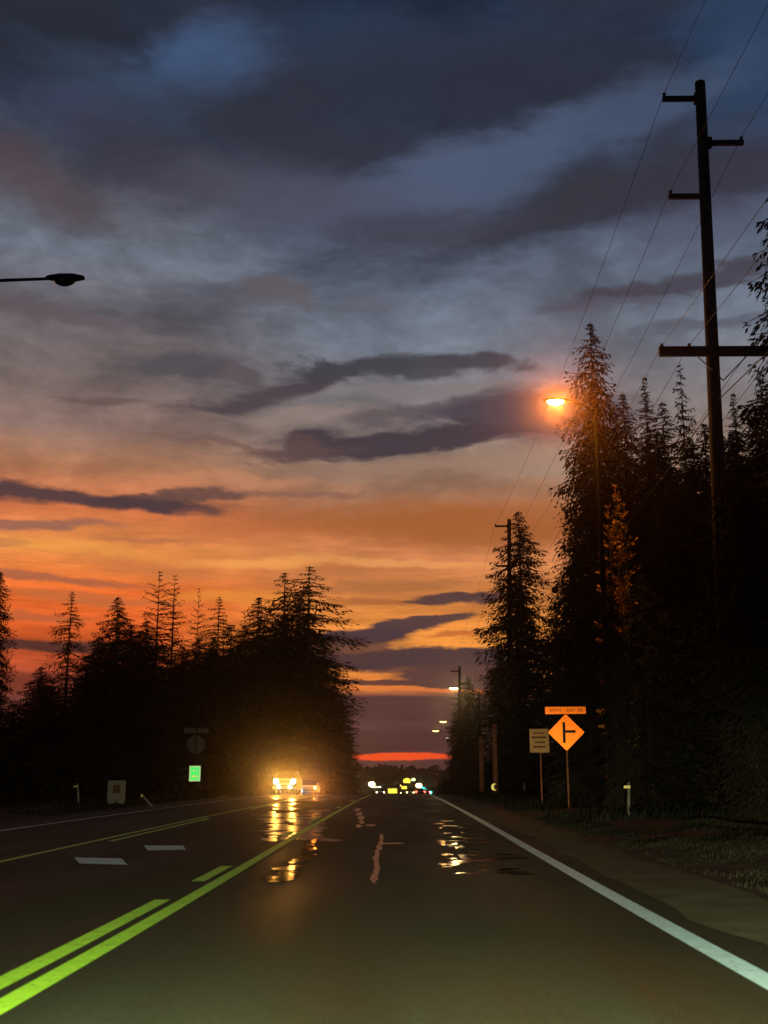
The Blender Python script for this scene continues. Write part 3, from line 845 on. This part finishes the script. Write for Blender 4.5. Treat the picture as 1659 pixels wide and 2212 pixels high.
# ------------------------------------------------------------------ street lamps
def street_lamp(head, side, armlen, glow_m, label, polex=None, lens=(.62, .26), rise=.5, power=0, rgb=(1, .4, .08)):
    hx, hy, hz = head
    bx = hx + side * armlen; z0 = zg(bx, hy) - .05
    o = thing('street_lamp', (bx, hy, z0), label, 'street lamp', 'street lamps along the road')
    H = hz - z0
    MB().tube([(0, 0, 0), (0, 0, H * .6), (0, 0, H - rise * .6)], [.11, .09, .07], 10).build('pole', M['lamp_dark'], o, smooth=True)
    s = -side
    MB().tube([(0, 0, H - rise), (s * armlen * .25, 0, H - rise * .3), (s * armlen * .6, 0, H + .0), (s * (armlen - .3), 0, H + .06)], [.05, .045, .04, .035], 7).build('arm', M['lamp_dark'], o, smooth=True)
    hd = MB()
    prof = [(-.42, .07), (-.32, .12), (-.1, .17), (.2, .17), (.42, .09)]
    rings = []
    for a, w in prof:
        rings.append([(s * (armlen + a), w * math.cos(q), H + .07 + .5 * w * math.sin(q) * (1.0 if math.sin(q) > 0 else .55)) for q in [2 * math.pi * k_ / 10 for k_ in range(10)]])
    v2 = [p for r_ in rings for p in r_]
    f2 = [(i * 10 + k_, i * 10 + (k_ + 1) % 10, (i + 1) * 10 + (k_ + 1) % 10, (i + 1) * 10 + k_) for i in range(4) for k_ in range(10)] + [tuple(range(10)), tuple(range(40, 50))]
    h_ = hd.add(v2, f2).build('lamp_head', M['lamp_dark'], o, smooth=True)
    # bowl lens hanging under the head
    le = MB(); rg_ = []
    for zz, sc in ((-.005, 1), (-.05, .96), (-.10, .75), (-.14, .4)):
        rg_.append([(s * armlen + lens[0] / 2 * sc * math.cos(q), lens[1] / 2 * sc * math.sin(q), H + .03 + zz) for q in [2 * math.pi * k_ / 12 for k_ in range(12)]])
    v3 = [p for r_ in rg_ for p in r_]
    f3 = [(i * 12 + k_, i * 12 + (k_ + 1) % 12, (i + 1) * 12 + (k_ + 1) % 12, (i + 1) * 12 + k_) for i in range(3) for k_ in range(12)] + [tuple(range(12)), tuple(range(36, 48))]
    le.add(v3, f3).build('lens', glow_m, h_, smooth=True)
    if power:
        lamp('street_lamp_light', 'POINT', (hx, hy, hz - .24), power, rgb, .14)
    return o


sod = P(1200, 868, 37)
street_lamp(sod, 1, 1.35, M['g_sodium'], 'street lamp glowing deep orange in front of the tallest conifer', lens=(.58, .34), power=1000, rgb=(1, .36, .05))
lamp('street_lamp_glare', 'SPOT', (sod.x, sod.y - .22, sod.z - .12), 5600, (1, .19, .008), .14, target=(0, 0, 1.5), size=18, blend=.9)
street_lamp(P(980, 1487, 118), 1, 2.6, M['g_white'], 'pale yellow lit street lamp beside the distant utility pole', lens=(.9, .5), power=700, rgb=(1, .66, .25))
street_lamp(P(957, 1559, 182), 1, 3.0, M['g_amber'], 'amber street lamp halfway down the far right trees', lens=(1.1, .5), power=120, rgb=(1, .55, .12))
street_lamp(P(941, 1579, 212), 1, 3.2, M['g_amber'], 'smallest amber street lamp reaching furthest over the road', lens=(1.2, .5))
street_lamp(P(968, 1594, 235), 1, 2.4, M['g_pale'], 'dim whitish street lamp low against the far right trees', lens=(.9, .6))
street_lamp(P(140, 607, 23), -1, 5.2, M['glass'], 'unlit street lamp on a long arm over the left lanes', lens=(.5, .26), rise=.1)


# ------------------------------------------------------------------ signs
def text_mesh(body, size, m, name, parent, loc, sx=1.0):
    cu = bpy.data.curves.new('lettering', 'FONT'); cu.body = body; cu.size = size; cu.align_x = 'CENTER'; cu.align_y = 'CENTER'; cu.extrude = .002
    cu.resolution_u = 3
    tmp = bpy.data.objects.new('tmp', cu); COL.objects.link(tmp)
    dg = bpy.context.evaluated_depsgraph_get(); me = bpy.data.meshes.new_from_object(tmp.evaluated_get(dg))
    bpy.data.objects.remove(tmp); bpy.data.curves.remove(cu)
    me.materials.clear(); me.materials.append(m)
    o = link(name, me, parent); o.location = loc; o.rotation_euler = (math.pi / 2, 0, 0); o.scale = (sx, 1, 1)
    return o


def sign_base(px, py_base, Y, py_top, label, cat='road sign', post_m='steel', face=True, post_r=.03, name='road_sign'):
    p = P(px, py_base, Y); z0 = zg(p.x, Y)
    top = P(px, py_top, Y).z - z0
    rz = math.atan2(-p.x, Y) * -1 if face else 0      # turned to the approaching driver
    o = thing(name, (p.x, Y, z0), label, cat, None, rz * -1)
    MB().box((0, .025, top / 2 - .03), (.055, .04, top + .1)).build('post', M[post_m], o)
    return o, z0


Y = 41.8
o, z0 = sign_base(1229, 1745, Y, 1548, 'bright orange diamond warning sign with side road symbol under a street name board', name='warning_sign', post_m='wood_redlit')
zc = P(1228, 1582, Y).z - z0
h = .655
dm = MB()
poly = [(0, h), (-h, 0), (0, -h), (h, 0)]
rc = []
for i in range(4):                       # rounded corners
    a, b_, c2 = Vector(poly[i - 1]), Vector(poly[i]), Vector(poly[(i + 1) % 4])
    for q in (.07, 0):
        pass
    rc += [tuple(b_ + (a - b_) * .05), tuple(b_ + (a + c2 - 2 * b_) * .012), tuple(b_ + (c2 - b_) * .05)]
plate = dm.prism(rc, -.003, .003, c=(0, 0, zc)).build('diamond_plate', M['signyellow'], o)
MB().box((-.075, -.006, zc + .0), (.10, .004, .74)).build('symbol_bar', M['print_black'], plate)
MB().box((.155, -.006, zc + .03), (.36, .004, .095)).build('symbol_bar', M['print_black'], plate)
zn = P(1228, 1534.5, Y).z - z0
w, hh = .73, .13
rr_ = .04
poly = []
for cx_, cz_, a0 in ((w - rr_, hh - rr_, 0), (-w + rr_, hh - rr_, 90), (-w + rr_, -hh + rr_, 180), (w - rr_, -hh + rr_, 270)):
    for a in (0, 30, 60, 90): poly.append((cx_ + rr_ * math.cos(R(a0 + a)), cz_ + rr_ * math.sin(R(a0 + a))))
nb_ = MB().prism(poly, -.003, .003, c=(0, 0, zn)).build('name_board', M['signyellow'], o)
for tx_, xx_ in (('SMITH', -.37), ('AVE', .17), ('NE', .54)): text_mesh(tx_, .165, M['print_red'], 'lettering', nb_, (xx_, -.004, zn), .92)

Y = 46
o, z0 = sign_base(1171, 1737, Y, 1610, 'dim tan rectangular sign with lines of faded text left of the diamond sign', name='notice_sign', post_m='wood_redlit')
zc = P(1169, 1600, Y).z - z0
pl = MB().box((-.03, 0, zc), (.76, .006, .92)).build('plate', M['signwhite'], o, bevel=.0015)
for dz, w, hh, xo in ((.30, .44, .05, 0), (.13, .58, .07, -.02), (-.06, .40, .06, .02), (-.24, .48, .07, -.01)):
    MB().box((-.03 + xo, -.0055, zc + dz), (w, .003, hh)).build('print_line', M['print_dim'], pl)

# left: small green panel, with sign backs above
Y = 52
o, z0 = sign_base(419, 1723, Y, 1560, 'small bright green marker sign standing below two dark sign backs', name='marker_sign', post_m='darksteel')
zc = P(419, 1671, Y).z - z0
pl = MB().box((0, -.0, zc), (.50, .006, .68)).build('plate', M['signpale'], o, bevel=.0015)
MB().box((0, -.006, zc), (.38, .004, .54)).build('green_field', M['signgreen'], pl)
MB().box((.0, -.010, zc - .12), (.26, .003, .07)).build('print_line', M['reflector'], pl)
MB().box((.0, -.010, zc + .13), (.24, .003, .05)).build('print_line', M['signpale'], pl)
zc = P(419, 1608, Y).z - z0
MB().prism([(.42 * math.cos(R(22.5 + 45 * i)), .42 * math.sin(R(22.5 + 45 * i))) for i in range(8)], .0, .006, c=(0, .055, zc)).build('octagonal_sign_back', M['signback'], o)
MB().box((0, .055, P(419, 1584, Y).z - z0 + .12), (1.1, .008, .22)).build('name_sign_back', M['signback'], o)


# ------------------------------------------------------------------ roadside small things
def marker(px, pyb, Y, pyt, label, lean=0.0, hook=True):
    p = P(px, pyb, Y); z0 = zg(p.x, Y); H = max(.5, P(px, pyt, Y).z - z0)
    o = thing('marker_post', (p.x, Y, z0), label, 'marker post', 'marker posts on the verges')
    MB().tube([(0, 0, -.05), (lean * .5, 0, H * .5), (lean, 0, H)], [.045, .045, .04], 8).build('post', M['post_white'], o, smooth=True)
    if hook: MB().box((lean - .06, -.04, H - .12), (.17, .02, .07), 0).build('reflector', M['reflector'], o)
    return o


marker(1358, 1768, 31.5, 1690, 'white marker post standing alone right of the signs', lean=.05)
marker(1133, 1722, 76, 1690, 'small far marker post left of the tan notice sign', hook=False)
marker(170, 1742, 46, 1692, 'whitish leaning post left of the small white yard sign', lean=-.10)
#marker(1612, 1800, 24, 1640, 'thin dark stake in the grass at the right border', lean=.06, hook=False)
p = P(316, 1735, 50); o = thing('marker_post', (p.x, 50, zg(p.x, 50)), 'fallen slanting marker post right of the small white yard sign', 'marker post', 'marker posts on the verges')
MB().tube([(.3, 0, .0), (-.22, 0, .55)], [.05, .05], 8).build('post', M['post_white'], o)
MB().box((-.2, -.05, .5), (.07, .02, .12), 0).build('reflector', M['reflector'], o)

p = P(250, 1740, 48); z0 = zg(p.x, 48)
o = thing('yard_sign', (p.x, 48, z0), 'small whitish rectangular yard sign on the left verge', 'sign')
pl = MB().box((0, 0, .62), (.74, .02, .92)).build('panel', M['post_white'], o, bevel=.004)
MB().box((0, -.013, .74), (.30, .004, .34)).build('print_block', M['print_dim'], pl)
for sx in (-.33, .33): MB().box((sx, .03, .3), (.04, .03, .8)).build('leg', M['darksteel'], o)

for px_, pt, Yp, lb in ((1071, 1565, 70, 'wooden pole, red glow in its colour, with a round yellow reflector at its foot'), (1041, 1590, 78, 'fainter wooden pole, red glow in its colour, left of the one with the reflector')):
    p = P(px_, 1712, Yp); z0 = zg(p.x, Yp) - .1; H = P(px_, pt, Yp).z - z0
    o = thing('wooden_pole', (p.x, Yp, z0), lb, 'wooden pole', 'wooden poles coloured by red glow before the pointed conifer')
    MB().tube([(0, 0, 0), (0, 0, H)], [.17, .14], 10).build('shaft', M['wood_redlit'], o, smooth=True)
    MB().tube([(0, 0, H - .4), (-.0, 0, H - .38)], [.19, .19], 10).build('band', M['steel'], o)
    if px_ > 1060:
        poly = [(.19 * math.cos(R(a)), .21 * math.sin(R(a))) for a in range(60, 301, 20)] + [(.19 * math.cos(R(a)) * .45 + .06, .21 * math.sin(R(a)) * .75) for a in range(300, 59, -20)]
        MB().prism(poly, -.02, 0, c=(-.10, -.2, P(1062, 1700, Yp).z - z0)).build('reflector', M['reflector'], o)


# ------------------------------------------------------------------ vehicles
def wheel(parent, x, y, r=.36, w=.24):
    t_ = MB().tube([(x - w / 2, y, r), (x - w / 2 + .04, y, r), (x + w / 2 - .04, y, r), (x + w / 2, y, r)], [r * .9, r, r, r * .9], 16).build('wheel', M['tyre'], parent, smooth=True)
    MB().tube([(x - w / 2 - .01, y, r), (x + w / 2 + .01, y, r)], [r * .58, r * .58], 12).build('rim', M['rim'], t_)


def loft(sections, parent, name, m, bevel=.0):
    """sections: (y, half width bottom, half width top, z bottom, z top)"""
    v_ = []
    for y, wb, wt, z0_, z1_ in sections:
        v_ += [(-wb, y, z0_), (wb, y, z0_), (wb * 1.0, y, z0_ + (z1_ - z0_) * .55), (wt, y, z1_), (-wt, y, z1_), (-wb, y, z0_ + (z1_ - z0_) * .55)]
    n = 6; f_ = [(i * n + k_, i * n + (k_ + 1) % n, (i + 1) * n + (k_ + 1) % n, (i + 1) * n + k_) for i in range(len(sections) - 1) for k_ in range(n)]
    f_ += [tuple(range(n)), tuple(range((len(sections) - 1) * n, len(sections) * n))]
    return MB().add(v_, f_).build(name, m, parent, smooth=False)


def vehicle(loc, rz, label, kind='car', paint='paint_dark', heads=((-1, 1), 'g_head', 1.0), tails=True, group='cars and trucks on the road', name=None):
    """front faces -y"""
    o = thing(name or ('pickup_truck' if kind == 'pickup' else 'car'), loc, label, 'pickup truck' if kind == 'pickup' else 'car', group, rz)
    if kind == 'pickup':
        W = .98
        loft([(-2.75, W * .9, W * .86, .55, 1.05), (-2.55, W, W * .95, .42, 1.22), (-1.3, W, W * .95, .40, 1.30), (2.6, W, W * .97, .42, 1.25), (2.72, W * .95, W * .9, .5, 1.2)], o, 'body', M[paint])
        loft([(-1.25, W * .93, W * .90, 1.25, 1.32), (-.65, W * .92, W * .76, 1.25, 1.92), (.85, W * .92, W * .76, 1.25, 1.95), (1.15, W * .92, W * .86, 1.25, 1.35)], o, 'cab', M[paint])
        MB().add([(-.80, -1.22, 1.37), (.80, -1.22, 1.37), (.66, -.72, 1.86), (-.66, -.72, 1.86)], [(0, 1, 2, 3)]).build('windscreen', M['glass'], o)
        MB().box((0, -2.80, .58), (1.9, .16, .22)).build('bumper', M['chrome'], o, bevel=.03)
        gz, hz_, fy, ln, r_ = .90, 1.08, -2.74, 2.9, .41
        wy = (-1.75, 1.7)
    else:
        W = .90
        loft([(-2.25, W * .85, W * .7, .42, .68), (-2.05, W, W * .86, .30, .78), (-1.0, W, W * .88, .26, .92), (1.5, W, W * .88, .28, .96), (2.15, W, W * .84, .34, .92), (2.28, W * .88, W * .75, .45, .85)], o, 'body', M[paint])
        loft([(-1.15, W * .85, W * .82, .88, .94), (-.30, W * .85, W * .64, .88, 1.42), (.85, W * .85, W * .64, .88, 1.42), (1.75, W * .84, W * .78, .88, .97)], o, 'cabin', M['glass'])
        loft([(-.28, W * .62, W * .56, 1.41, 1.45), (.84, W * .62, W * .56, 1.41, 1.45)], o, 'roof', M[paint])
        MB().box((0, -2.24, .40), (1.5, .12, .16)).build('bumper', M['paint_dark'], o, bevel=.02)
        gz, hz_, fy, r_ = .58, .66, -2.2, .32
        wy = (-1.4, 1.35)
    MB().box((0, fy - .015, gz), (.9, .04, .2)).build('grille', M['chrome'], o, bevel=.01)
    for sx in (-1, 1):
        for y_ in wy: wheel(o, sx * (W - .12), y_, r_)
        MB().box((sx * (W + .10), -.85 if kind == 'pickup' else -.7, 1.32 if kind == 'pickup' else 1.0), (.18, .1, .2 if kind == 'pickup' else .12)).build('mirror', M[paint], o, bevel=.01)
        # headlight
        on = sx in heads[0]
        m_ = M[heads[1]] if on else M['glass']
        rad = .19 if kind == 'pickup' else .11
        x_ = sx * (.68 if kind == 'pickup' else .66)
        MB().tube([(x_, fy + .05, hz_), (x_, fy - .03, hz_), (x_, fy - .055, hz_)], [rad, rad, rad * .6], 12).build('headlight', m_, o)
        if tails:
            MB().box((sx * (W - .14), 2.73 if kind == 'pickup' else 2.22, .98 if kind == 'pickup' else .76), (.40, .08, .24)).build('tail_light', M['g_red'], o)
    return o


# oncoming pickup
Yp = 93.0
pc = P(614.5, 1687, Yp)
pk = vehicle((pc.x, Yp + 2.8, zr(Yp + 2) + .0), 0, 'oncoming pickup with bright headlights and two fog lamps in front of the two topped tree', 'pickup', tails=False)
for sx in (-1, 1):
    zf = P(600, 1700, Yp).z - zr(Yp + 2)
    MB().tube([(sx * .44, -2.86, zf), (sx * .44, -2.90, zf)], [.13, .11], 10).build('fog_lamp', M['g_fog'], pk)
eye = Vector((0, 0, EYE))
for sx in (-1, 1):
    lamp('pickup_headlight_beam', 'SPOT', (pc.x + sx * .68, Yp - .14, zr(Yp) + 1.10), 3500, (1, .42, .06), .11, target=(0, 0, 2.5), size=30, blend=.9)
# second oncoming car with one lamp
Yc = 112.0
cc = P(665, 1700, Yc)
cr_ = vehicle((cc.x, Yc + 2.3, zr(Yc + 2)), 0, 'oncoming car behind the pickup with one orange headlight and a low bluish lamp', 'car', 'paint_grey', heads=((1,), 'g_head2', 1), tails=False)
lamp('car_headlight_beam', 'SPOT', (cc.x + .66, Yc - .15, zr(Yc) + .68), 2200, (1, .28, .03), .1, target=(0, 0, 2.5), size=30, blend=.9)
MB().tube([(-.66, -2.30, .36), (-.66, -2.34, .36)], [.13, .10], 10).build('fog_lamp', M['g_blue'], cr_)
lamp('car_fog_lamp_beam', 'SPOT', (cc.x - .66, Yc - .15, zr(Yc) + .40), 600, (.2, .4, 1), .1, target=(0, 0, 1.5), size=30, blend=.9)

# queue of cars beyond the crest
for i, (px_, Yv, pt, hd_, tl, rz, lb) in enumerate((
        (896, 262, 'paint_dark', (), True, 0, 'leftmost of the far cars showing red tail lights'),
        (908, 232, 'paint_grey', (), True, 0, 'nearest of the far cars showing red tail lights at the crest'),
        (902, 300, 'paint_dark', (), True, 0, 'far car with red tail lights between two others in the queue'),
        (913, 340, 'paint_grey', (), True, 0, 'farthest of the cars showing red tail lights'),
        (889, 285, 'paint_dark', (), True, 0, 'far car with red tail lights just right of the pale lit oncoming car'),
        (920, 262, 'paint_dark', (), True, 0, 'far car with red tail lights directly below the green signals'),
        (822, 230, 'paint_grey', ((-1, 1), 'g_fog', 1), False, 0, 'far oncoming car low at the crest with small lamps'),
        (872, 270, 'paint_dark', ((-1, 1), 'g_white', 1), False, 0, 'far oncoming car shining between the yellow shop light and red tail lights'),
        (863, 380, 'paint_dark', ((-1, 1), 'g_head', 1), False, 0, 'tiny distant oncoming car beyond the yellow shop light'),
        (886, 242, 'paint_grey', ((-1, 1), 'g_white', 1), False, 0, 'oncoming car with pale lamps beside the red tail lights'))):
    p = P(px_, 1705, Yv)
    rzz = math.pi if tl else 0
    vehicle((p.x, Yv, zr(Yv)), rzz, lb, 'car', pt, heads=hd_ if hd_ else ((), 'g_head', 1), tails=tl)


# green signals over the far junction
def signal(px_, py_, Yv, label):
    p = P(px_, py_, Yv); z0 = zr(Yv) - .5
    o = thing('traffic_light', (p.x, Yv, z0), label, 'traffic light', 'green traffic lights at the far junction')
    H = p.z - z0
    MB().tube([(1.2, .3, 0), (1.2, .3, H + 1.0)], .09, 8).build('mast', M['darksteel'], o)
    MB().box((.55, .3, H + .75), (1.4, .08, .08)).build('mast_arm', M['darksteel'], o)
    hs = MB().box((0, .2, H + .45), (.42, .25, 1.25)).build('housing', M['darksteel'], o, bevel=.02)
    MB().tube([(0, .07, H), (0, .0, H)], [.5, .4], 12).build('green_lens', M['g_teal'], hs)
    for dz in (.42, .84): MB().tube([(0, .07, H + dz), (0, .02, H + dz)], [.15, .13], 10).build('dark_lens', M['glass'], hs)
    return o


signal(914, 1703, 440, 'upper left green signal above the red tail lights')
signal(920, 1707, 400, 'middle green signal of the three')
signal(930, 1712, 370, 'lower right green signal nearest the edge line')


# far roadside lamps and lit shops
def far_lamp(px_, py_, Yv, r_, m_, label):
    p = P(px_, py_, Yv); z0 = zr(Yv) - .3; H = p.z - z0
    o = thing('lamp_post', (p.x, Yv, z0), label, 'lamp post', 'lamps of the distant junction')
    MB().tube([(0, 0, 0), (0, 0, H)], [.09, .07], 7).build('pole', M['darksteel'], o)
    MB().tube([(0, 0, H - r_ * .7), (0, 0, H - r_ * .35), (0, 0, H + r_ * .35), (0, 0, H + r_ * .7)], [r_ * .45, r_, r_, r_ * .45], 12).build('globe', m_, o, smooth=True)


far_lamp(803, 1694, 230, .62, M['g_white'], 'bright round white lamp left of the yellow shop light')
far_lamp(905, 1697, 250, .62, M['g_white'], 'bright round white lamp directly left of the green signals')
far_lamp(879, 1687, 330, 1.05, M['g_yellow'], 'large yellow lamp highest among the junction lights')
far_lamp(893, 1684, 345, .55, M['g_lime'], 'small lime lamp right of the large yellow lamp')
far_lamp(868, 1697, 360, .45, M['g_amber'], 'tiny amber lamp above the yellow shop light')


def shop(px0, px1, Yv, depth, h_, lit, m_, label, wz=(.9, 1.9)):
    a, b_ = P(px0, 1700, Yv).x, P(px1, 1700, Yv).x; z0 = zr(Yv) - .5; w = b_ - a
    o = thing('shop_building', ((a + b_) / 2, Yv, z0), label, 'shop')
    MB().box((0, depth / 2, h_ / 2), (w, depth, h_)).build('wall', M['wall'], o)
    MB().box((0, depth / 2, h_ + .15), (w + .8, depth + .8, .3)).build('roof', M['roof'], o)
    n = lit
    for i in range(n):
        x = -w / 2 + (i + .5) * w / n
        MB().box((x, -.03, (wz[0] + wz[1]) / 2), (w / n * .8, .05, wz[1] - wz[0])).build('window', m_, o)
    return o


shop(836, 860, 236, 7, 2.3, 1, M['g_yellow'], 'low shop with a glowing yellow front at the crest', wz=(1.0, 1.9))
shop(866, 880, 262, 7, 3.0, 1, M['g_yellow'], 'second yellow lit shop just right of the glowing yellow front', wz=(2.0, 2.6))
shop(800, 824, 300, 8, 4.4, 3, M['g_pale'], 'dark shop with a thin strip of lit windows left of the road end', wz=(2.6, 2.9))

# ------------------------------------------------------------------ lamps of the car the photo was taken from
HL = (1, .97, .66)
for sx in (-.7, .7):
    lamp('own_low_beam', 'SPOT', (sx, 1.3, .70), 13500, HL, .07, target=(sx * 1.6 + .2, 3.9, .0), size=50, blend=.9)
    lamp('own_high_beam', 'SPOT', (sx, 1.3, .70), 3600, HL, .07, target=(sx + 3.2, 50, 1.6), size=14, blend=.8)

# ------------------------------------------------------------------ the thin damp air
hz = MB().box((0, 460, 15), (640, 1100, 49)).build('haze', M['glass'])
hm = bpy.data.materials.new('damp_air'); hm.use_nodes = True
t = hm.node_tree; t.nodes.clear()
pv = t.nodes.new('ShaderNodeVolumePrincipled'); ov = t.nodes.new('ShaderNodeOutputMaterial'); t.links.new(pv.outputs[0], ov.inputs['Volume'])
pv.inputs['Color'].default_value = (.8, .76, .74, 1); pv.inputs['Density'].default_value = .00042; pv.inputs['Anisotropy'].default_value = .975
hz.data.materials.clear(); hz.data.materials.append(hm)
tag(hz, 'thin damp evening air over the road', kind='stuff')
hm.cycles.homogeneous_volume = True
